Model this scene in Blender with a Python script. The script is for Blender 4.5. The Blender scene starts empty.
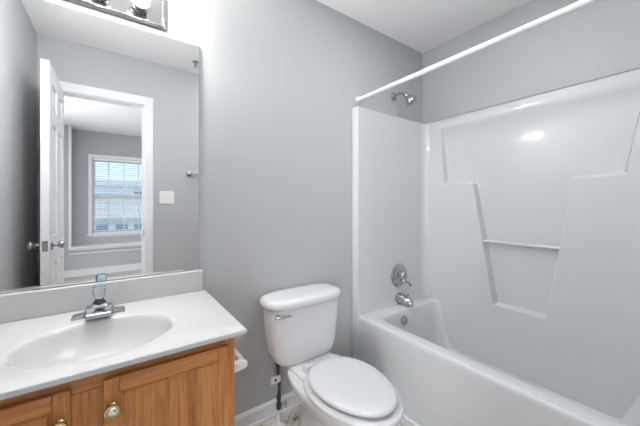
import bpy, bmesh, math, random
from math import sin, cos, pi, radians as R
from mathutils import Vector, Matrix
random.seed(4)
S = bpy.context.scene
C = S.collection

# ------------------------------------------------------------------ camera, world, lights, exposure
cam = bpy.data.cameras.new('camera'); co = bpy.data.objects.new('camera', cam); C.objects.link(co)
co.location = (0, -1.465, 1.18); co.rotation_euler = (R(90), 0, R(-35.5))
cam.sensor_width = 36; cam.lens = 288 / 640 * 36; cam.shift_y = -9 / 640; cam.clip_start = .01
S.camera = co
S.view_settings.view_transform = 'Standard'; S.view_settings.look = 'None'
S.view_settings.exposure = .34; S.view_settings.gamma = 1; S.view_settings.use_curve_mapping = False
w = bpy.data.worlds.new('world'); S.world = w; w.use_nodes = True
w.node_tree.nodes['Background'].inputs[0].default_value = (.52, .75, 1, 1)
w.node_tree.nodes['Background'].inputs[1].default_value = 1.7
def area(name, loc, rot, sx, sy, e, col=(1, 1, 1)):
    l = bpy.data.lights.new(name, 'AREA'); l.shape = 'RECTANGLE'; l.size = sx; l.size_y = sy; l.energy = e; l.color = col
    o = bpy.data.objects.new(name, l); C.objects.link(o); o.location = loc; o.rotation_euler = rot; return o
def point(name, loc, e, r, col=(1, 1, 1)):
    l = bpy.data.lights.new(name, 'POINT'); l.energy = e; l.shadow_soft_size = r; l.color = col
    o = bpy.data.objects.new(name, l); C.objects.link(o); o.location = loc; return o
area('bathroom_ceiling_fill', (1.12, -.95, 2.42), (0, 0, 0), .7, .8, 7, (.96, .985, 1))  # unseen fill added under the ceiling to soften contrast from the bulbs
area('bedroom_side_fill', (-1.9, -3.3, 1.3), (R(90), 0, R(-47)), 1.4, 1.9, 85, (.97, .985, 1))  # added fill beside the view, aimed through the doorway; not light from the window
area('bedroom_ceiling_fill', (2.0, -3.2, 2.42), (0, 0, 0), 1.4, 1.6, 18, (.95, .98, 1))  # added overhead fill that brightens the bedroom, with no fixture behind it
sun = bpy.data.lights.new('sun', 'SUN'); sun.energy = 4.0; sun.angle = .05
so = bpy.data.objects.new('sun', sun); C.objects.link(so); so.rotation_euler = (R(35), 0, R(160))

# ------------------------------------------------------------------ materials
def mat(name, col, rough=.5, metal=0, spec=.5, coat=0, bump=None, emit=None, trans=0):
    m = bpy.data.materials.new(name); m.use_nodes = True; nt = m.node_tree; b = nt.nodes['Principled BSDF']
    b.inputs['Base Color'].default_value = (*col, 1); b.inputs['Roughness'].default_value = rough
    b.inputs['Metallic'].default_value = metal; b.inputs['Specular IOR Level'].default_value = spec
    b.inputs['Coat Weight'].default_value = coat; b.inputs['Coat Roughness'].default_value = .06
    b.inputs['Transmission Weight'].default_value = trans
    if emit: b.inputs['Emission Color'].default_value = (*emit[0], 1); b.inputs['Emission Strength'].default_value = emit[1]
    tc = nt.nodes.new('ShaderNodeTexCoord'); n = nt.nodes.new('ShaderNodeTexNoise')
    sc, st = bump if bump else (6, 0)
    n.inputs['Scale'].default_value = sc; n.inputs['Detail'].default_value = 4
    nt.links.new(tc.outputs['Object'], n.inputs['Vector'])
    if st:
        bp = nt.nodes.new('ShaderNodeBump'); bp.inputs['Strength'].default_value = st; bp.inputs['Distance'].default_value = .004
        nt.links.new(n.outputs['Fac'], bp.inputs['Height']); nt.links.new(bp.outputs['Normal'], b.inputs['Normal'])
    else:
        mr = nt.nodes.new('ShaderNodeMapRange'); mr.inputs['To Min'].default_value = max(0, rough - .02); mr.inputs['To Max'].default_value = min(1, rough + .02)
        nt.links.new(n.outputs['Fac'], mr.inputs['Value']); nt.links.new(mr.outputs['Result'], b.inputs['Roughness'])
    return m
def wood(name, axis):
    m = bpy.data.materials.new(name); m.use_nodes = True; nt = m.node_tree; b = nt.nodes['Principled BSDF']
    N = nt.nodes.new; L = nt.links.new
    tc = N('ShaderNodeTexCoord'); mp = N('ShaderNodeMapping')
    s = [38, 38, 38]; s[axis] = 2.2; mp.inputs['Scale'].default_value = s; L(tc.outputs['Object'], mp.inputs['Vector'])
    n = N('ShaderNodeTexNoise'); n.inputs['Scale'].default_value = 1.0; n.inputs['Detail'].default_value = 8; n.inputs['Roughness'].default_value = .65; n.inputs['Distortion'].default_value = .9
    L(mp.outputs[0], n.inputs['Vector'])
    r = N('ShaderNodeValToRGB'); e = r.color_ramp.elements
    e[0].position = .28; e[0].color = (.36, .125, .030, 1); e[1].position = .72; e[1].color = (.76, .345, .115, 1)
    x = e.new(.5); x.color = (.60, .245, .072, 1)
    L(n.outputs['Fac'], r.inputs[0])
    mp2 = N('ShaderNodeMapping'); s2 = [260, 260, 260]; s2[axis] = 9; mp2.inputs['Scale'].default_value = s2; L(tc.outputs['Object'], mp2.inputs['Vector'])
    n2 = N('ShaderNodeTexNoise'); n2.inputs['Scale'].default_value = 1; n2.inputs['Detail'].default_value = 3; L(mp2.outputs[0], n2.inputs['Vector'])
    r2 = N('ShaderNodeValToRGB'); r2.color_ramp.elements[0].position = .36; r2.color_ramp.elements[0].color = (.66, .6, .55, 1); r2.color_ramp.elements[1].position = .55; r2.color_ramp.elements[1].color = (1, 1, 1, 1)
    L(n2.outputs['Fac'], r2.inputs[0])
    mx = N('ShaderNodeMix'); mx.data_type = 'RGBA'; mx.blend_type = 'MULTIPLY'; mx.inputs[0].default_value = .6
    L(r.outputs[0], mx.inputs[6]); L(r2.outputs[0], mx.inputs[7]); L(mx.outputs[2], b.inputs['Base Color'])
    b.inputs['Roughness'].default_value = .38; return m
def marble(name):
    m = bpy.data.materials.new(name); m.use_nodes = True; nt = m.node_tree; b = nt.nodes['Principled BSDF']
    N = nt.nodes.new; L = nt.links.new
    tc = N('ShaderNodeTexCoord')
    n = N('ShaderNodeTexNoise'); n.inputs['Scale'].default_value = 5.5; n.inputs['Detail'].default_value = 8; n.inputs['Distortion'].default_value = 1.6; n.inputs['Roughness'].default_value = .62
    L(tc.outputs['Object'], n.inputs['Vector'])
    r = N('ShaderNodeValToRGB'); e = r.color_ramp.elements
    e[0].position = .32; e[0].color = (.20, .14, .10, 1); e[1].position = .56; e[1].color = (.72, .69, .63, 1)
    x = e.new(.41); x.color = (.42, .35, .28, 1); x = e.new(.47); x.color = (.64, .60, .54, 1); x = e.new(.75); x.color = (.80, .79, .76, 1)
    L(n.outputs['Fac'], r.inputs[0])
    br = N('ShaderNodeTexBrick'); br.offset = 0; br.inputs['Scale'].default_value = 3.3; br.inputs['Mortar Size'].default_value = .012
    br.inputs['Brick Width'].default_value = 1; br.inputs['Row Height'].default_value = 1
    br.inputs['Color1'].default_value = (1, 1, 1, 1); br.inputs['Color2'].default_value = (.93, .92, .9, 1); br.inputs['Mortar'].default_value = (.72, .7, .67, 1)
    mp = N('ShaderNodeMapping'); mp.inputs['Rotation'].default_value = (0, 0, R(45)); L(tc.outputs['Object'], mp.inputs['Vector']); L(mp.outputs[0], br.inputs['Vector'])
    mx = N('ShaderNodeMix'); mx.data_type = 'RGBA'; mx.blend_type = 'MULTIPLY'; mx.inputs[0].default_value = 1
    L(r.outputs[0], mx.inputs[6]); L(br.outputs[0], mx.inputs[7]); L(mx.outputs[2], b.inputs['Base Color'])
    b.inputs['Roughness'].default_value = .3; return m
WALL = mat('grey_wall_paint', (.475, .486, .50), .62, spec=.3, bump=(220, .05))
CEIL = mat('white_textured_ceiling', (.92, .92, .93), .9, spec=.1, bump=(45, .55))
TRIM = mat('white_trim_paint', (.80, .81, .83), .35)
DOORM = mat('white_door_paint', (.78, .79, .81), .4)
FIB = mat('white_fiberglass', (.63, .648, .668), .08, coat=0)
TUBM = mat('white_tub_fiberglass', (.63, .648, .668), .32)
PORC = mat('white_porcelain', (.68, .69, .705), .1, coat=.6)
SEAT = mat('white_seat_plastic', (.60, .61, .635), .22)
CULT = mat('cultured_marble', (.56, .56, .565), .16, coat=.3)
CHROME = mat('chrome', (.50, .51, .52), .09, 1)
BLUE = mat('blue_knob_cap', (.10, .34, .50), .15)
FAUC = mat('faucet_chrome', (.40, .41, .43), .12, 1)
SATIN = mat('satin_nickel', (.50, .50, .51), .22, 1)
BRASS = mat('brass', (.62, .50, .24), .22, 1)
PEARL = mat('pale_nickel', (.80, .80, .72), .16, 1)
DARK = mat('dark_rubber', (.03, .032, .035), .5)
BRAID = mat('dark_braided_hose', (.07, .075, .08), .35, .4, bump=(400, .8))
ACRYL = mat('clear_acrylic', (.86, .95, 1), .03, 0, trans=1)
WPLAS = mat('white_plastic', (.82, .82, .82), .35)
MIRROR = mat('silvered_glass', (.78, .79, .80), 0, 1)
m = MIRROR.node_tree; m.links.remove(m.nodes['Principled BSDF'].inputs['Roughness'].links[0]); m.nodes['Principled BSDF'].inputs['Roughness'].default_value = 0.0
MEDGE = mat('mirror_edge_glass', (.45, .5, .5), .2)
PLATE = mat('polished_light_plate', (.40, .40, .405), .12, 1)
BULBM = mat('lit_bulb_glass', (1, 1, 1), .2, emit=((1, .985, .95), 285))
OAKV = wood('oak_vertical_grain', 2); OAKH = wood('oak_horizontal_grain', 0)
FLOOR = marble('marble_vinyl'); CARPET = mat('beige_carpet', (.5, .47, .43), .95, bump=(300, .8))
BLIND = mat('white_blind_slat', (.85, .87, .9), .45)
SIDING = mat('pale_siding', (.92, .93, .94), .7); ROOF = mat('grey_shingles', (.30, .30, .31), .9, bump=(30, .6))
GLASSD = mat('dark_window_glass', (.25, .29, .33), .1); GRASS = mat('grass', (.16, .24, .10), .95, bump=(20, .8))
PANE = mat('window_glass', (1, 1, 1), 0, trans=1)
def _pane():
    nt = PANE.node_tree; out = nt.nodes['Material Output']
    t = nt.nodes.new('ShaderNodeBsdfTransparent'); g = nt.nodes.new('ShaderNodeBsdfGlossy'); g.inputs['Roughness'].default_value = .02
    f = nt.nodes.new('ShaderNodeMixShader'); f.inputs[0].default_value = .05
    nt.links.new(t.outputs[0], f.inputs[1]); nt.links.new(g.outputs[0], f.inputs[2]); nt.links.new(f.outputs[0], out.inputs[0])
_pane()

# ------------------------------------------------------------------ mesh helpers
class MB:
    def __init__(s): s.v = []; s.f = []
    def add(s, vs, fs):
        o = len(s.v); s.v += [Vector(p) for p in vs]; s.f += [tuple(i + o for i in f) for f in fs]; return s
    def box(s, x0, x1, y0, y1, z0, z1):
        return s.add([(x0,y0,z0),(x1,y0,z0),(x1,y1,z0),(x0,y1,z0),(x0,y0,z1),(x1,y0,z1),(x1,y1,z1),(x0,y1,z1)],
                     [(0,3,2,1),(4,5,6,7),(0,1,5,4),(1,2,6,5),(2,3,7,6),(3,0,4,7)])
    def loft(s, rings, cap0=True, cap1=True):
        n = len(rings[0]); vs = [p for r in rings for p in r]; fs = []
        for k in range(len(rings) - 1):
            for i in range(n):
                j = (i + 1) % n; fs.append((k*n+i, k*n+j, (k+1)*n+j, (k+1)*n+i))
        if cap0: fs.append(tuple(range(n))[::-1])
        if cap1: fs.append(tuple((len(rings)-1)*n + i for i in range(n)))
        return s.add(vs, fs)
    def lathe(s, prof, origin=(0,0,0), axis=(0,0,1), n=28, cap0=True, cap1=True):   # prof: (radius, height along axis)
        a = Vector(axis).normalized(); q = a.to_track_quat('Z', 'Y').to_matrix(); o = Vector(origin)
        return s.loft([[o + q @ Vector((max(r, 1e-5)*cos(2*pi*i/n), max(r, 1e-5)*sin(2*pi*i/n), h)) for i in range(n)] for r, h in prof], cap0, cap1)
    def tube(s, pts, r, n=14):
        pts = [Vector(p) for p in pts]; rs = r if isinstance(r, (list, tuple)) else [r]*len(pts); rings = []; up = None
        for i, p in enumerate(pts):
            t = (pts[min(i+1, len(pts)-1)] - pts[max(i-1, 0)]).normalized()
            if up is None: up = t.orthogonal().normalized()
            up = (up - t*up.dot(t)).normalized(); b = t.cross(up)
            rings.append([p + (up*cos(2*pi*k/n) + b*sin(2*pi*k/n))*rs[i] for k in range(n)])
        return s.loft(rings)
    def build(s, name, m, parent=None, bevel=0, smooth=None, seg=2, loc=None):
        me = bpy.data.meshes.new(name); off = Vector(loc) if loc else Vector()
        me.from_pydata([p - off for p in s.v], [], s.f); 
        bm = bmesh.new(); bm.from_mesh(me); bmesh.ops.recalc_face_normals(bm, faces=bm.faces); bm.to_mesh(me); bm.free()
        me.materials.append(m)
        if smooth is not None:
            for p in me.polygons: p.use_smooth = True
            me.set_sharp_from_angle(angle=R(smooth))
        o = bpy.data.objects.new(name, me); C.objects.link(o); o.location = off
        if parent:
            o.parent = parent
            q = parent; base = Vector()
            while q: base += q.location; q = q.parent
            o.location = off - base
            if not loc: o.location = -base
        if bevel:
            b = o.modifiers.new('bevel', 'BEVEL'); b.width = bevel; b.segments = seg; b.limit_method = 'ANGLE'; b.angle_limit = R(30)
        return o
def tag(o, label, cat, group=None):
    o['label'] = label; o['category'] = cat
    if group: o['group'] = group
    return o
def thing(name, label, cat, loc, group=None):
    o = bpy.data.objects.new(name, None); C.objects.link(o); o.location = loc; o.empty_display_size = .05
    return tag(o, label, cat, group)
def st(o): o['kind'] = 'structure'; return o
def rrect(x0, x1, y0, y1, r, z, n=8):
    out = []
    for cx, cy, a0 in ((x1-r, y1-r, 0), (x0+r, y1-r, 90), (x0+r, y0+r, 180), (x1-r, y0+r, 270)):
        for k in range(n + 1):
            a = R(a0 + 90*k/n); out.append((cx + r*cos(a), cy + r*sin(a), z))
    return out
def superell(cx, cy, a, b, z, p=2.6, n=56, front=0):
    out = []
    for k in range(n):
        t = 2*pi*k/n; c, s_ = cos(t), sin(t)
        x = a*math.copysign(abs(c)**(2/p), c); y = b*math.copysign(abs(s_)**(2/p), s_)
        out.append((cx + x, cy + y, z))
    return out
def copy_tree(o, parent=None):
    c = o.copy(); C.objects.link(c); c.parent = parent
    for ch in list(o.children): copy_tree(ch, c)
    return c

# ------------------------------------------------------------------ room shell
XL, XR, ZC, YF = -.47, 2.10, 2.44, -1.5
BY = -4.65                                                              # bedroom wall under the window
st(MB().box(XL, XR, YF, 0, -.05, 0).build('floor', FLOOR))
st(MB().box(-2.6, 2.8, -4.95, YF, -.05, 0).build('floor', CARPET))
st(MB().box(XL, XR, YF - .11, 0, ZC, ZC + .05).build('ceiling', CEIL))
st(MB().box(-2.6, 2.8, -5.0, YF - .11, ZC, ZC + .05).build('ceiling', CEIL))
st(MB().box(XL - .1, XR + .1, 0, .1, -.05, ZC + .05).build('wall_back', WALL))
st(MB().box(XR, XR + .1, YF - .11, 0, -.05, ZC + .05).build('wall_right', WALL))
st(MB().box(XL - .1, XL, YF - .11, 0, -.05, ZC + .05).build('wall_left', WALL))
OX0, OX1, OZ = -.372, .222, 2.055
st(MB().box(XL, OX0, YF - .11, YF, 0, ZC).box(OX1, XR, YF - .11, YF, 0, ZC).box(OX0, OX1, YF - .11, YF, OZ, ZC).build('wall_front', WALL))
# jamb and casing of the doorway
st(MB().box(OX0, OX0 + .012, YF - .112, YF + .002, 0, OZ).box(OX1 - .012, OX1, YF - .112, YF + .002, 0, OZ).box(OX0, OX1, YF - .112, YF + .002, OZ - .012, OZ)
   .box(OX1 - .024, OX1 - .012, YF - .075, YF - .04, 0, OZ - .012).build('trim_1', TRIM))
cs = MB()
def casing(m, y0, y1):
    m.box(OX0 - .058, OX0 + .006, y0, y1, 0, OZ + .064); m.box(OX1 - .006, OX1 + .058, y0, y1, 0, OZ + .064); m.box(OX0 + .006, OX1 - .006, y0, y1, OZ - .006, OZ + .064)
casing(cs, YF, YF + .014); casing(cs, YF - .124, YF - .11)
st(cs.build('trim_2', TRIM, bevel=.004))
sp_ = st(MB().box(OX1 - .0145, OX1 - .012, YF - .035, YF + .003, .89, .96).build('trim_3', SATIN))   # strike plate
sp_.parent = None
def baseb(name, x0, x1, y, zs=.088, d=.013):
    m = MB().box(x0, x1, y - d, y, 0, zs - .016)
    m.add([(x0,y-d,zs-.016),(x1,y-d,zs-.016),(x1,y,zs-.016),(x0,y,zs-.016),(x0,y-.005,zs),(x1,y-.005,zs),(x1,y,zs),(x0,y,zs)],
          [(0,3,2,1),(4,5,6,7),(0,1,5,4),(1,2,6,5),(2,3,7,6),(3,0,4,7)])
    m.box(x0, x1, y - d - .013, y - d, 0, .017)
    return st(m.build(name, TRIM, bevel=.002))
baseb('baseboard_back', .329, 1.308, -.0005)
st(MB().box(OX1 + .058, XR - .8, YF, YF + .013, 0, .085).build('baseboard_front', TRIM, bevel=.003))
st(MB().box(1.293, 1.3095, YF + .002, -.028, 0, .017).build('trim_4', TRIM, bevel=.005))
# bedroom shell seen in the mirror
st(MB().box(-2.6, -.58, -5.0, BY, 0, ZC).box(-.58, 2.8, -5.0, BY, 0, .46)
   .build('wall_far', WALL))
WX0, WX1, WZ0, WZ1 = -.315, .60, .66, 1.985
st(MB().box(-.58, WX0, -5.02, -4.9, .46, ZC).box(WX1, 2.8, -5.02, -4.9, .46, ZC).box(WX0, WX1, -5.02, -4.9, .46, WZ0).box(WX0, WX1, -5.02, -4.9, WZ1, ZC).build('wall_far', WALL))
st(MB().box(-2.7, -2.6, -5.0, YF - .11, 0, ZC).build('wall_bedroom_left', WALL))
st(MB().box(2.8, 2.9, -5.0, YF - .11, 0, ZC).build('wall_bedroom_right', WALL))
st(MB().box(-2.6, XL - .1, YF - .11, YF, 0, ZC).box(XR + .1, 2.8, YF - .11, YF, 0, ZC).build('wall_bedroom_front', WALL))
st(MB().box(-.60, 2.8, -4.9, BY + .05, .46, .485).box(-.60, 2.8, BY, BY + .025, .425, .46).box(-.60, 2.8, BY, BY + .014, .36, .38).build('trim_5', TRIM, bevel=.006))
st(MB().box(-.60, -.565, BY - .02, BY + .014, .485, ZC).build('trim_6', TRIM, bevel=.004))
st(MB().box(-2.6, 2.8, BY, BY + .014, 0, .115).build('baseboard_far', TRIM, bevel=.004))
# window
wf = st(MB().box(WX0 - .055, WX0, -4.9, -4.885, WZ0 - .05, WZ1 + .055).box(WX1, WX1 + .055, -4.9, -4.885, WZ0 - .05, WZ1 + .055)
        .box(WX0, WX1, -4.9, -4.885, WZ1, WZ1 + .055).box(WX0 - .07, WX1 + .07, -4.9, -4.86, WZ0 - .025, WZ0).box(WX0, WX1, -4.9, -4.885, WZ0 - .06, WZ0 - .025).build('window_1', TRIM, bevel=.003))
for k, (z0, z1, y) in enumerate(((WZ0, 1.34, -4.955), (1.31, WZ1, -4.985))):
    m = MB()
    for a, b in ((WX0, WX0 + .04), (WX1 - .04, WX1)): m.box(a, b, y - .012, y + .012, z0, z1)
    for a, b in ((z0, z0 + .045), (z1 - .045, z1)): m.box(WX0 + .04, WX1 - .04, y - .012, y + .012, a, b)
    sh = m.build('sash', TRIM, wf)
    g = MB()
    for q in (1, 2, 3):
        x = WX0 + (WX1 - WX0)*q/4; g.box(x - .008, x + .008, y - .006, y + .008, z0 + .045, z1 - .045)
    g.build('muntin', TRIM, sh)
    MB().box(WX0 + .04, WX1 - .04, y - .003, y, z0 + .045, z1 - .045).build('pane', PANE, sh)
# blind
bl = thing('window_blind', 'white horizontal slat blind over the bedroom window, seen in the mirror', 'window blind', (.14, -4.92, WZ1))
MB().box(WX0 + .01, WX1 - .01, -4.945, -4.902, WZ1 - .04, WZ1 - .002).build('head_rail', BLIND, bl)
n = 0; z = WZ1 - .06; proto = None
sl = MB()
sl.add([(WX0+.012,-.021,-.004),(WX1-.012,-.021,-.004),(WX1-.012,0,.001),(WX0+.012,0,.001),(WX1-.012,.021,.003),(WX0+.012,.021,.003),
        (WX0+.012,-.021,-.0075),(WX1-.012,-.021,-.0075),(WX1-.012,0,-.002),(WX0+.012,0,-.002),(WX1-.012,.021,-.0005),(WX0+.012,.021,-.0005)],
       [(0,1,2,3),(3,2,4,5),(6,9,8,7),(9,11,10,8),(0,6,7,1),(5,4,10,11),(0,3,9,6),(3,5,11,9),(1,7,8,2),(2,8,10,4)])
while z > WZ0 + .03:
    if proto is None:
        proto = sl.build('slat', BLIND, bl); o = proto
    else:
        o = proto.copy(); C.objects.link(o); o.parent = bl
    o.location = (-.14, 0.012, z - WZ1)
    z -= .043
MB().box(WX0 + .012, WX1 - .012, -4.925, -4.895, WZ0 + .002, WZ0 + .022).build('bottom_rail', BLIND, bl)
for x in (WX0 + .15, .14, WX1 - .15): MB().tube([(x, -4.908, WZ0 + .01), (x, -4.908, WZ1 - .03)], .0012, 6).build('ladder_cord', BLIND, bl)

# ------------------------------------------------------------------ outside the bedroom window
st(MB().box(-30, 30, -45, -5.6, -3.1, -3.0).build('ground', GRASS))
nh = thing('neighbour_house', 'pale sided house with a grey roof beyond the bedroom window', 'house', (2, -14, -3))
MB().box(-1.4, 9, -18, -14, -3, 1.95).build('wall', SIDING, nh)
MB().add([(-1.8,-13.6,1.95),(9.4,-13.6,1.95),(9.4,-18.4,1.95),(-1.8,-18.4,1.95),(-1.8,-16,2.35),(9.4,-16,2.35)], [(0,1,5,4),(2,3,4,5),(0,4,3),(1,2,5),(0,3,2,1)]).build('roof', ROOF, nh)
MB().add([(-1.5,-12.4,.62),(9,-12.4,.62),(9,-14,1.45),(-1.1,-14,1.45),(-1.5,-12.4,.52),(9,-12.4,.52),(9,-14,1.3),(-1.1,-14,1.3)], [(0,1,2,3),(4,7,6,5),(0,4,5,1),(1,5,6,2),(2,6,7,3),(3,7,4,0)]).build('porch_roof', ROOF, nh)
MB().box(-1.3, 9, -13.98, -12.7, -3, .58).build('porch_wall', SIDING, nh)
for k in range(6):
    x = -1.0 + k*.62
    f = MB().box(x - .25, x + .25, -12.7, -12.66, -.5, .42).build('window', TRIM, nh)
    MB().box(x - .2, x + .2, -12.66, -12.65, -.45, .37).build('pane', GLASSD, f)
for x in (.95, 1.55, 3.2):
    f = MB().box(x - .28, x + .28, -14, -13.95, 1.2, 1.8).build('window', TRIM, nh)
    MB().box(x - .22, x + .22, -13.95, -13.94, 1.26, 1.75).build('pane', GLASSD, f)

# ------------------------------------------------------------------ bathroom door, open against the left wall
DX0, DX1, DY0, DY1 = -.356, -.316, YF + .008, -.882
door = MB()
rx = [(DY0, DY0 + .095), (-1.225, -1.155), (DY1 - .095, DY1)]
for a, b in rx: door.box(DX0, DX1, a, b, .012, 2.035)
cols = [(DY0 + .095, -1.225), (-1.155, DY1 - .095)]
rows = [(.012, .2), (.80, .98), (1.68, 1.78), (1.93, 2.035)]
for a, b in cols:
    for z0, z1 in rows: door.box(DX0, DX1, a, b, z0, z1)
dr = st(door.build('door_1', DOORM, loc=(-.336, YF, 0)))
for a, b in cols:
    for z0, z1 in ((.2, .80), (.98, 1.68), (1.78, 1.93)):
        m = MB().box(DX0 + .012, DX1 - .012, a, b, z0, z1)
        for sx, x in ((-1, DX0 + .012), (1, DX1 - .012)):
            ii = .028
            xx = x + sx*.009
            m.add([(x,a+.008,z0+.008),(x,b-.008,z0+.008),(x,b-.008,z1-.008),(x,a+.008,z1-.008),(xx,a+ii,z0+ii),(xx,b-ii,z0+ii),(xx,b-ii,z1-ii),(xx,a+ii,z1-ii)],
                  [(4,5,6,7),(0,1,5,4),(1,2,6,5),(2,3,7,6),(3,0,4,7)])
        m.build('panel', DOORM, dr)
for sx, x in ((1, DX1), (-1, DX0)):
    MB().lathe([(.031, 0), (.031, .004), (.027, .008), (.011, .012), (.011, .030), (.019, .036), (.026, .044), (.027, .052), (.022, .060), (.008, .0635)],
               (x, DY1 - .06, .93), (sx, 0, 0)).build('door_knob', SATIN, dr, smooth=40)
MB().box(-.349, -.323, DY1, DY1 + .002, .90, .96).build('latch_plate', SATIN, dr)
MB().box(-.342, -.330, DY1 + .002, DY1 + .011, .921, .939).build('latch_bolt', SATIN, dr, bevel=.002)

# ------------------------------------------------------------------ tub and shower unit
U = thing('bathtub', 'white one-piece fiberglass bathtub with tall shower surround panels', 'bathtub', (1.7, -.75, 0))
TX0, TX1, TY0, TY1 = 1.31, 2.095, -1.495, -.004
PX, PY, ZT = 2.04, -.060, 1.828
Z = .44
tub = MB()
TB = -.0602
tub.loft([rrect(TX0, TX1, TY0, TB, .006, 0), rrect(TX0, TX1, TY0, TB, .006, .41), rrect(TX0 + .002, TX1, TY0, TB, .008, .428), rrect(TX0 + .008, TX1 - .002, TY0, TB, .01, .4375), rrect(TX0 + .016, TX1 - .004, TY0 + .001, TB - .001, .012, Z),
          rrect(TX0 + .072, PX + .030, TY0 + .15, -.150, .11, Z), rrect(TX0 + .080, PX + .028, TY0 + .158, -.157, .108, Z - .004), rrect(TX0 + .088, PX + .026, TY0 + .17, -.163, .105, Z - .018),
          rrect(TX0 + .115, PX + .022, TY0 + .22, -.185, .11, .27), rrect(TX0 + .14, PX + .012, TY0 + .26, -.215, .11, .12), rrect(TX0 + .2, PX - .03, TY0 + .33, -.26, .09, .065)])
tub.build('tub', TUBM, U, smooth=50)
# drywall return lapping over the panel tops
lp = MB().box(PX - .005, XR - .0005, TY0, -.0005, ZT, ZT + .007)
lp.build('top_flange', WALL, U)
# drain-end panel
MB().loft([[(x, y, z) for x, y in ((TX0, TY1), (TX0, -.056), (TX0 + .004, PY), (TX1, PY), (TX1, TY1))] for z in (0, ZT)]).build('end_panel', FIB, U, bevel=.008, seg=3)
MB().box(TX0, TX1, TY0, TY0 + .045, Z - .02, ZT).build('end_panel', FIB, U, bevel=.008, seg=3)
# coved inside corner
cv = []
for z in (Z, ZT - .006):
    ring = [(PX + .001, PY + .001, z)]
    for k in range(7):
        a = R(90*k/6); ring.append((PX - .05 + .05*sin(a), PY - .05 + .05*cos(a), z))
    cv.append(ring)
MB().loft(cv).build('corner_cove', FIB, U, smooth=50)
# side panel with stepped recess
A, B, C_, D, E_, F, G, H_ = (-.203,1.765), (-.228,1.338), (-.444,1.325), (-.575,.512), (-.865,.512), (-.985,1.322), (-1.19,1.326), (-1.262,1.80)
dp = .036; x0 = PX
out = [A, B, C_, D, E_, F, G, H_]
P = MB()
ow = [(-.062, ZT), (-.062, .11), (TY0 + .045, .11), (TY0 + .045, ZT)]
inner = [(y + dy, z + dz) for (y, z), dy, dz in ((B, -.016, .006), (C_, -.015, .006), (D, -.010, .010), (E_, -.002, .012), (F, .004, .012), (G, .016, .012))]
zz = ((1.757, .006), (1.74, .014), (1.72, .022), (1.695, .029), (1.665, .034), (1.63, .0365), (1.60, .037), (1.42, .037))
def along(p, q, z): t = (z - p[1])/(q[1] - p[1]); return p[0] + (q[0] - p[0])*t
lf = [(x0 + d, along(A, inner[0], z), z) for z, d in zz]; rt = [(x0 + d, along(H_, inner[5], z), z) for z, d in zz]
nl = len(zz)
vs = [(x0, y, z) for y, z in out] + [(x0, y, z) for y, z in ow] + [(x0 + d, y, z) for d, (y, z) in zip((.037, .040, .056, .045, .037, .037), inner)] + [(TX1, y, z) for y, z in ow] + lf + rt
a_, b_, c_, d_, e_, f_, g_, h_ = range(8); o1, o2, o3, o4 = 8, 9, 10, 11; B2, C2, D2, E2, F2, G2 = range(12, 18); k1, k2, k3, k4 = 18, 19, 20, 21
L = [22 + i for i in range(nl)]; Rr = [22 + nl + i for i in range(nl)]
fs = [(o1, o2, b_, a_), (o2, d_, c_, b_), (o2, o3, e_, d_), (o3, g_, f_, e_), (o3, o4, h_, g_), (o4, o1, a_, h_),
      (b_, c_, C2, B2), (c_, d_, D2, C2), (d_, e_, E2, D2), (e_, f_, F2, E2), (f_, g_, G2, F2),
      tuple([a_, b_, B2] + L[::-1]), tuple([g_, h_] + Rr + [G2]),
      (C2, D2, E2, F2), (o1, k1, k2, o2), (o2, k2, k3, o3), (o3, k3, k4, o4), (o4, k4, k1, o1), (k1, k4, k3, k2)]
back = [(a_, L[0], Rr[0], h_)] + [(L[i], L[i+1], Rr[i+1], Rr[i]) for i in range(nl - 1)] + [(L[-1], B2, C2, F2, G2, Rr[-1])]
P.add(vs, fs + back)
P.build('side_panel', FIB, U, bevel=.004, seg=3, smooth=16)
MB().tube([(PX + .012, -.515, .928), (PX + .012, -.93, .928)], .011, 14).build('wash_cloth_bar', FIB, U, smooth=50)
MB().lathe([(.034, 0), (.034, .003), (.028, .009), (.010, .011), (.006, .014)], (1.640, -.174, .372), (0, -1, .12)).build('overflow_plate', CHROME, U, smooth=40)
MB().lathe([(.033, 0), (.033, .002), (.026, .004), (.005, .003)], (1.70, -.42, .0655), (0, 0, 1)).build('drain', CHROME, U, smooth=40)

# mixer valve
V = thing('shower_valve', 'round chrome shower valve with lever on the white surround above tub spout', 'shower valve', (1.722, PY, .652))
MB().lathe([(.088, 0), (.088, .004), (.080, .011), (.062, .015), (.056, .014), (.050, .018), (.034, .022), (.032, .022)], (1.722, PY, .652), (0, -1, 0), 40).build('escutcheon', CHROME, V, smooth=30)
MB().lathe([(.031, .018), (.030, .05), (.026, .058), (.020, .062), (.003, .064)], (1.722, PY, .656), (0, -1, 0)).build('hub', CHROME, V, smooth=40)
MB().tube([(1.722, PY - .048, .652), (1.704, PY - .056, .629), (1.767, PY - .060, .595), (1.779, PY - .061, .580)], [.011, .009, .0085, .010], 12).build('lever', CHROME, V, smooth=50)
# tub spout
sp = MB()
pts = [(1.715, PY, .486), (1.715, PY - .015, .486), (1.717, PY - .05, .484), (1.719, PY - .085, .478), (1.720, PY - .102, .470), (1.720, PY - .110, .456)]
sp.tube(pts, [.037, .037, .034, .031, .029, .023], 20)
T = thing('tub_spout', 'chrome tub spout under the round shower valve', 'tub spout', (1.715, PY, .486))
sp.build('spout', CHROME, T, smooth=50)
MB().lathe([(.005, 0), (.005, .018), (.009, .021), (.009, .027), (.003, .029)], (1.719, PY - .085, .502), (0, 0, 1), 14).build('diverter_knob', CHROME, T, smooth=40)
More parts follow.
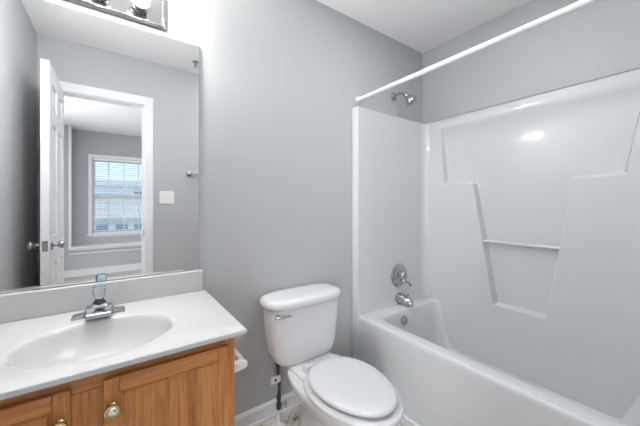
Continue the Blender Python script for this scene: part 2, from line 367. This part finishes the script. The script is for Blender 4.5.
# shower head
SH = thing('wall_shower', 'chrome shower head on a curved arm above the surround', 'shower head', (1.735, 0, 2.0))
MB().lathe([(.034, 0), (.033, .005), (.022, .012), (.012, .014)], (1.735, -.0005, 2.0), (0, -1, 0)).build('flange', CHROME, SH, smooth=40)
MB().tube([(1.735, -.004, 2.0), (1.735, -.03, 2.006), (1.736, -.06, 2.006), (1.738, -.09, 1.995), (1.740, -.108, 1.980)], .011, 14).build('shower_arm', CHROME, SH, smooth=60)
MB().lathe([(.013, 0), (.018, .006), (.018, .018), (.014, .024), (.026, .034), (.036, .044), (.041, .060), (.041, .076), (.035, .082), (.031, .078), (.002, .080)], (1.740, -.104, 1.984), (.32, -.50, -.72), 28).build('spray_head', CHROME, SH, smooth=35)
# curtain rod
RD = thing('shower_curtain_rod', 'white shower curtain rod spanning across the tub', 'curtain rod', (1.365, -.75, 1.897))
MB().tube([(1.365, -.012, 1.897), (1.365, -1.488, 1.897)], .0135, 20).build('rod', TRIM, RD, smooth=60)
for y, s_ in ((-.0005, -1), (YF + .0005, 1)):
    MB().lathe([(.020, 0), (.020, .010), (.0165, .022), (.015, .03)], (1.365, y, 1.897), (0, s_, 0)).build('end_cap', WPLAS, RD, smooth=40)

# ------------------------------------------------------------------ vanity
CX0, CX1, CYF = XL + .002, .327, -.515
VC = thing('vanity_cabinet', 'honey oak vanity cabinet with two doors under the white sink top', 'cabinet', (-.077, -.26, 0))
MB().box(CX1 - .016, CX1, CYF + .018, -.003, 0, .749).build('side_panel', OAKV, VC)
MB().box(CX0, CX0 + .016, CYF + .018, -.003, 0, .749).build('side_panel', OAKV, VC)
MB().box(CX0 + .016, CX1 - .016, CYF + .02, -.009, .09, .105).build('bottom_shelf', OAKH, VC)
MB().box(CX0 + .016, CX1 - .016, -.009, -.003, .09, .749).build('back_panel', OAKV, VC)
MB().box(CX0 + .016, CX1 - .016, CYF + .07, CYF + .085, 0, .09).build('toe_kick', OAKH, VC)
for a, b in ((CX1 - .045, CX1), (CX0, CX0 + .045), (-.095, -.015)):
    MB().box(a, b, CYF, CYF + .018, 0 if b != -.015 else .13, .749 if b != -.015 else .70).build('frame_stile', OAKV, VC, bevel=.0015)
for a, b in ((.70, .749), (.09, .13)): MB().box(CX0 + .045, CX1 - .045, CYF, CYF + .018, a, b).build('frame_rail', OAKH, VC, bevel=.0015)
def cdoor(x0, x1, kx, z0=.105, z1=.722):
    y0, y1 = CYF - .019, CYF - .001; sw = .034; rh = .042
    d = MB().box(x0, x0 + sw, y0, y1, z0, z1).build('cabinet_door', OAKV, VC, bevel=.004)
    MB().box(x1 - sw, x1, y0, y1, z0, z1).build('stile', OAKV, d, bevel=.004)
    for a, b in ((z0, z0 + rh), (z1 - rh, z1)): MB().box(x0 + sw, x1 - sw, y0, y1, a, b).build('rail', OAKH, d, bevel=.004)
    g = .010
    fl = MB(); a0, a1, b0, b1 = x0 + sw, x1 - sw, z0 + rh, z1 - rh
    fl.add([(a0,y0+.002,b0),(a1,y0+.002,b0),(a1,y0+.002,b1),(a0,y0+.002,b1),(a0+g,y0+.009,b0+g),(a1-g,y0+.009,b0+g),(a1-g,y0+.009,b1-g),(a0+g,y0+.009,b1-g),
            (a0,y1-.002,b0),(a1,y1-.002,b0),(a1,y1-.002,b1),(a0,y1-.002,b1)], [(0,1,5,4),(1,2,6,5),(2,3,7,6),(3,0,4,7),(4,5,6,7),(8,11,10,9),(0,8,9,1),(1,9,10,2),(2,10,11,3),(3,11,8,0)])
    fl.build('center_panel', OAKV, d)
    MB().lathe([(.013, 0), (.011, .004), (.007, .008), (.007, .014), (.0165, .018), (.0178, .022), (.0165, .026), (.0125, .027)], (kx, y0, .649), (0, -1, 0), 32).build('knob', BRASS, d, smooth=35)
    MB().lathe([(.0125, .0268), (.0118, .0295), (.008, .0318), (.001, .0325)], (kx, y0, .649), (0, -1, 0), 32).build('knob_center', PEARL, d, smooth=60)
cdoor(-.024, .303, -.005)
cdoor(-.452, -.088, -.108)
# countertop with integral oval bowl
CT = thing('vanity_countertop', 'white cultured marble vanity top with an oval integral sink', 'countertop', (-.06, -.28, .750))
ZS = .768; X0, X1, Y0, Y1 = XL + .001, .356, -.552, -.001
ct = MB(); n = 72
ecx, ecy, ea, eb = -.038, -.328, .206, .160
def ring_e(sc, z, dy=0): return [(ecx + ea*sc*cos(2*pi*i/n), ecy + dy + eb*sc*sin(2*pi*i/n), z) for i in range(n)]
def ring_r(x0, x1, y0, y1, z):
    out = []
    # perimeter points matched to the bowl's angles, corners snapped
    for i in range(n):
        a = 2*pi*i/n; dx, dy = cos(a)*ea, sin(a)*eb
        tx = ((x1 - ecx)/dx if dx > 1e-9 else (x0 - ecx)/dx if dx < -1e-9 else 1e9)
        ty = ((y1 - ecy)/dy if dy > 1e-9 else (y0 - ecy)/dy if dy < -1e-9 else 1e9)
        t = min(tx, ty); out.append([ecx + dx*t, ecy + dy*t, z])
    for cx, cy in ((x0, y0), (x1, y0), (x1, y1), (x0, y1)):
        k = min(range(n), key=lambda i: (out[i][0]-cx)**2 + (out[i][1]-cy)**2); out[k][0], out[k][1] = cx, cy
    return [tuple(p) for p in out]
e_ = .004
ct.loft([ring_r(X0 + .004, X1 - .012, Y0 + .012, Y1, .7495), ring_r(X0, X1 - .003, Y0 + .003, Y1, .7505), ring_r(X0, X1, Y0, Y1, .753), ring_r(X0, X1, Y0, Y1, ZS - e_), ring_r(X0, X1 - .0015, Y0 + .0015, Y1, ZS - .001), ring_r(X0 + .003, X1 - e_, Y0 + e_, Y1, ZS),
         ring_e(1.05, ZS), ring_e(1.02, ZS - .001), ring_e(.99, ZS - .005), ring_e(.96, ZS - .014), ring_e(.92, ZS - .032), ring_e(.82, ZS - .065), ring_e(.64, ZS - .10), ring_e(.4, ZS - .122), ring_e(.13, ZS - .13)], cap0=False)
ct.build('sink_top', CULT, CT, smooth=50)
MB().box(X0, .346, -.022, -.001, ZS - .002, .866).build('backsplash', CULT, CT, bevel=.006, seg=3)
MB().box(X0, X0 + .02, -.548, -.0225, ZS - .002, .866).build('side_splash', CULT, CT, bevel=.006, seg=3)
MB().lathe([(.024, 0), (.024, .003), (.018, .005), (.015, .001), (.001, .0)], (ecx, ecy, ZS - .130), (0, 0, 1)).build('sink_drain', CHROME, CT, smooth=40)

# faucet
FX, FY = -.046, -.112
FC = thing('sink_faucet', 'chrome single-handle sink faucet with a clear acrylic knob', 'faucet', (FX, FY, ZS))
MB().box(FX-.036, FX+.036, FY-.024, FY+.024, ZS, ZS+.012).build('base_plate', FAUC, FC, bevel=.003)
for q in (-1, 1):
    MB().loft([[(FX+q*a, FY+y, ZS+z) for y, z in ((-h, 0), (h, 0), (h, t), (-h, t))] for a, h, t in ((.034, .017, .024), (.050, .020, .013), (.078, .022, .008), (.080, .020, .004))]).build('base_wing', FAUC, FC, bevel=.002)
bd = MB().box(FX-.040, FX+.040, FY-.028, FY+.022, ZS+.008, ZS+.034)
bd.loft([rrect(FX-.030, FX+.030, FY-.022, FY+.020, .008, ZS+.033), rrect(FX-.022, FX+.022, FY-.018, FY+.018, .010, ZS+.043)])
bd.build('body', FAUC, FC, bevel=.002)
sm = MB()
rg = []
for y, hw, z0, z1 in ((-.026, .038, .006, .033), (-.050, .037, .008, .030), (-.072, .036, .009, .026), (-.076, .034, .011, .023)):
    rg.append([(FX-hw, FY+y, ZS+z0), (FX+hw, FY+y, ZS+z0), (FX+hw, FY+y, ZS+z1), (FX-hw, FY+y, ZS+z1)])
sm.loft(rg)
spt = sm.build('spout', FAUC, FC, bevel=.002)
for k in range(7):
    x = FX - .030 + .010*k
    MB().box(x - .0015, x + .0015, FY-.0785, FY-.0755, ZS+.012, ZS+.022).build('rib', FAUC, spt)
MB().lathe([(.020, .040), (.019, .048), (.015, .054), (.012, .060)], (FX, FY, ZS), (0, 0, 1)).build('collar', DARK, FC, smooth=40)
kn = MB(); n8 = 10; rr = []
for r, h in ((.010, .058), (.017, .066), (.022, .082), (.0235, .092), (.0215, .104), (.014, .108)):
    rr.append([(FX + r*cos(2*pi*(k + (.5 if 0 else 0))/n8), FY + r*sin(2*pi*k/n8), ZS + h) for k in range(n8)])
kn.loft(rr).build('acrylic_knob', ACRYL, FC)
MB().lathe([(.016, .1082), (.015, .110), (.002, .1115)], (FX, FY, ZS), (0, 0, 1)).build('knob_cap', BLUE, FC, smooth=40)

# mirror
mr = MB().box(XL + .004, .330, -.0065, -.0005, .868, 1.935).build('wall_mirror', MEDGE)
tag(mr, 'large frameless wall mirror above the vanity backsplash', 'mirror')
MB().box(XL + .005, .3285, -.0072, -.0065, .8695, 1.9335).build('mirror_glass', MIRROR, mr)

# vanity light bar
LX0, LX1, LZ0, LZ1 = -.290, .188, 1.960, 2.100
LB = thing('vanity_light_bar', 'chrome vanity light bar with round bulbs above the mirror', 'wall light', (-.057, 0, 2.015))
MB().loft([[(x, -.0005, z) for x, z in ((LX0, LZ0), (LX1, LZ0), (LX1, LZ1), (LX0, LZ1))], [(x, -.012, z) for x, z in ((LX0, LZ0), (LX1, LZ0), (LX1, LZ1), (LX0, LZ1))],
           [(x, -.017, z) for x, z in ((LX0+.012, LZ0+.012), (LX1-.012, LZ0+.012), (LX1-.012, LZ1-.012), (LX0+.012, LZ1-.012))],
           [(x, -.014, z) for x, z in ((LX0+.015, LZ0+.015), (LX1-.015, LZ0+.015), (LX1-.015, LZ1-.015), (LX0+.015, LZ1-.015))]]).build('back_plate', PLATE, LB, bevel=.001)
for bx in (.088, -.052, -.192):
    bz = 2.030
    cup = MB().lathe([(.022, .013), (.024, .016), (.024, .040), (.030, .044), (.036, .062), (.0365, .066), (.034, .066), (.028, .048), (.012, .044)], (bx, 0, bz), (0, -1, 0), 36).build('socket', CHROME, LB, smooth=35)
    prof = [(.012, .045)] + [(.0325*sin(R(a)), .085 - .0325*cos(R(a))) for a in range(30, 180, 12)] + [(.001, .1175)]
    MB().lathe(prof, (bx, 0, bz), (0, -1, 0), 28).build('bulb', BULBM, cup, smooth=60)

# toilet paper holder on the cabinet side
TP = thing('toilet_paper_holder', 'white toilet paper holder on the right side of the oak cabinet', 'toilet paper holder', (.327, -.40, .62))
for y in (-.462, -.322):
    MB().loft([[(.3275, y - .012, .588), (.3275, y + .012, .588), (.3275, y + .012, .628), (.3275, y - .012, .628)],
               [(.378, y - .010, .592), (.378, y + .010, .592), (.378, y + .010, .618), (.378, y - .010, .618)], [(.390, y - .008, .596), (.390, y + .008, .596), (.390, y + .008, .614), (.390, y - .008, .614)]]).build('post', WPLAS, TP, bevel=.003)
MB().tube([(.372, -.452, .612), (.372, -.332, .612)], .0125, 18).build('roller', WPLAS, TP, smooth=50)

# ------------------------------------------------------------------ toilet
TC = .845
TL = thing('toilet', 'white two-piece toilet with closed lid between vanity and tub', 'toilet', (TC, -.4, 0))
tk = MB()
prof = [(.352, .10, .055), (.356, .145, .075), (.366, .168, .085), (.383, .187, .092), (.42, .199, .095), (.50, .208, .097), (.58, .216, .099), (.658, .221, .1)]
tk.loft([superell(TC - .008, -.022 - .1, a*.962, b, z, 4.2) for z, a, b in prof])
tk.build('tank', PORC, TL, smooth=60)
ld = MB()
ld.loft([superell(TC - .006, -.122, a*.962, b, z, 3.2) for z, a, b in ((.654, .222, .104), (.657, .236, .112), (.664, .242, .116), (.680, .242, .116), (.692, .237, .112), (.699, .226, .102), (.702, .200, .082), (.7035, .12, .05))])
ld.build('tank_lid', PORC, TL, smooth=70)
hd = MB().lathe([(.011, 0), (.011, .006), (.007, .008), (.007, .014)], (TC - .205, -.216, .634), (0, -1, 0), 16)
hd.tube([(TC - .222, -.232, .634), (TC - .20, -.234, .634), (TC - .165, -.233, .631), (TC - .14, -.230, .629)], [.007, .008, .0065, .006], 10)
hd.build('flush_handle', CHROME, TL, smooth=50)
def egg(w_, yb, yf, z, dx=0, n=56, pw=2.25, taper=.13):
    yc = yb + (yf - yb)*.46; out = []
    for k in range(n):
        t = 2*pi*k/n; c, s_ = cos(t), sin(t)
        y = yc + (s_ > 0)*(yb - yc)*abs(s_)**(2/pw if s_ > 0 else 1) + (s_ <= 0)*(yf - yc)*abs(s_)
        q = max(0, (yc - y)/(yc - yf))
        x = w_*math.copysign(abs(c)**(2/pw if s_ > 0 else 1), c)*(1 - taper*q*.3)
        out.append((TC + dx + x, y, z))
    return out
bw = MB()
bw.loft([egg(.100, -.13, -.60, 0), egg(.100, -.13, -.60, .02), egg(.088, -.14, -.585, .06), egg(.085, -.14, -.57, .13), egg(.094, -.14, -.60, .18), egg(.124, -.13, -.655, .235), egg(.158, -.10, -.706, .285), egg(.177, -.10, -.738, .325), egg(.183, -.10, -.747, .340), egg(.179, -.105, -.743, .350), egg(.15, -.2, -.72, .351), egg(.12, -.24, -.68, .34), egg(.08, -.3, -.6, .24)])
bw.build('bowl', PORC, TL, smooth=60)
dk = MB()
dk.loft([rrect(TC-.075, TC+.075, -.26, -.05, .05, .19), rrect(TC-.092, TC+.092, -.29, -.045, .05, .25), rrect(TC-.112, TC+.112, -.32, -.035, .04, .31), rrect(TC-.128, TC+.128, -.335, -.03, .03, .34), rrect(TC-.129, TC+.129, -.335, -.03, .03, .357), rrect(TC-.112, TC+.112, -.329, -.036, .026, .363)])
dk.build('tank_deck', PORC, TL, smooth=50)
MB().loft([rrect(TC-.06, TC+.06, -.17, -.07, .03, .345), rrect(TC-.06, TC+.06, -.17, -.07, .03, .36)]).build('tank_gasket', DARK, TL)
s1 = MB()
s1.loft([egg(.178, -.295, -.752, .3575), egg(.184, -.287, -.762, .361), egg(.185, -.286, -.763, .369), egg(.184, -.291, -.758, .374), egg(.165, -.30, -.755, .375)])
s1.build('toilet_seat', SEAT, TL, smooth=60)
s2 = MB()
s2.loft([egg(.154, -.310, -.724, .3835), egg(.162, -.302, -.734, .388), egg(.164, -.300, -.736, .397), egg(.160, -.304, -.732, .404), egg(.151, -.312, -.722, .408), egg(.12, -.34, -.69, .410), egg(.05, -.42, -.58, .4105)])
s2.build('seat_cover', SEAT, TL, smooth=60)
for sx in (-1, 1):
    MB().loft([rrect(TC+sx*.075-.022, TC+sx*.075+.022, -.300, -.262, .008, .363), rrect(TC+sx*.075-.020, TC+sx*.075+.020, -.298, -.264, .008, .382), rrect(TC+sx*.075-.014, TC+sx*.075+.014, -.294, -.268, .006, .389)]).build('seat_hinge', SEAT, TL, smooth=40)
    MB().lathe([(.014, 0), (.014, .008), (.009, .016), (.001, .019)], (TC+sx*.102, -.34, .018), (0, 0, 1), 16).build('bolt_cap', WPLAS, TL, smooth=50)

# water supply
WS = thing('water_supply_line', 'dark braided supply line with shutoff valve rising from the floor to the tank', 'supply line', (.715, -.085, 0))
sx_, sy_ = .712, -.088
MB().lathe([(.036, .001), (.035, .005), (.026, .012), (.016, .016), (.0085, .019)], (sx_, sy_, 0), (0, 0, 1), 24).build('floor_flange', WPLAS, WS, smooth=50)
MB().tube([(sx_, sy_, .01), (sx_, sy_, .095)], .008, 12).build('stub_pipe', WPLAS, WS, smooth=50)
MB().lathe([(.011, .088), (.014, .094), (.014, .12), (.010, .126), (.010, .14), (.013, .144), (.013, .158), (.008, .162)], (sx_, sy_, 0), (0, 0, 1), 12).build('shutoff_valve', BRAID, WS, smooth=30)
vh = MB().lathe([(.006, 0), (.006, .022)], (sx_ + .01, sy_ - .005, .108), (1, -.4, 0), 10)
vh.lathe([(.008, .020), (.016, .022), (.016, .030), (.006, .033)], (sx_ + .01, sy_ - .005, .108), (1, -.4, 0), 8).build('valve_handle', SATIN, WS, smooth=30)
MB().tube([(sx_, sy_, .155), (sx_ + .002, sy_ - .002, .19), (sx_ + .003, sy_ - .002, .23), (sx_ - .004, sy_, .28), (sx_ - .005, sy_, .31), (sx_ - .004, sy_, .345)], .009, 12).build('braided_hose', BRAID, WS, smooth=60)
MB().lathe([(.013, .322), (.017, .326), (.017, .348), (.012, .352)], (sx_ - .004, sy_, 0), (0, 0, 1), 8).build('coupling_nut', DARK, WS, smooth=20)
tgm = MB().box(sx_ - .050, sx_ + .004, sy_ - .012, sy_ - .011, .238, .276).build('paper_tag', WPLAS, WS)
MB().box(sx_ - .030, sx_ - .020, sy_ - .0126, sy_ - .0121, .248, .264).build('tag_mark', DARK, tgm)

# ------------------------------------------------------------------ fittings on the door wall, seen in the mirror
SW = thing('light_switch', 'white double light switch plate beside the doorway, seen in the mirror', 'light switch', (.388, YF, 1.24))
MB().box(.330, .446, YF + .0005, YF + .006, 1.182, 1.298).build('cover_plate', WPLAS, SW, bevel=.003)
for x in (.365, .411):
    MB().box(x - .005, x + .005, YF + .006, YF + .014, 1.230, 1.250).build('toggle', WPLAS, SW, bevel=.002)
TB = thing('towel_bar', 'chrome towel bar on the door wall, its end showing at mirror edge', 'towel bar', (.80, YF, 1.466))
for x in (.575, 1.05):
    MB().lathe([(.026, .0005), (.026, .006), (.018, .012), (.010, .016), (.010, .055), (.013, .06), (.013, .072), (.004, .075)], (x, YF, 1.466), (0, 1, 0), 20).build('bracket', SATIN, TB, smooth=35)
MB().tube([(.575, YF + .062, 1.466), (1.05, YF + .062, 1.466)], .008, 12).build('bar', SATIN, TB, smooth=60)
SK = thing('ceiling_sprinkler', 'small grey fitting on the bathroom ceiling, reflected near mirror corner', 'ceiling fitting', (.585, -1.27, 2.44))
MB().lathe([(.030, .0005), (.030, .004), (.018, .010), (.010, .012)], (.585, -1.27, 2.44), (0, 0, -1), 20).build('flange', SATIN, SK, smooth=40)
MB().lathe([(.010, .010), (.010, .024), (.005, .028), (.005, .038), (.018, .040), (.018, .043)], (.585, -1.27, 2.44), (0, 0, -1), 16).build('spray_nozzle', SATIN, SK, smooth=40)
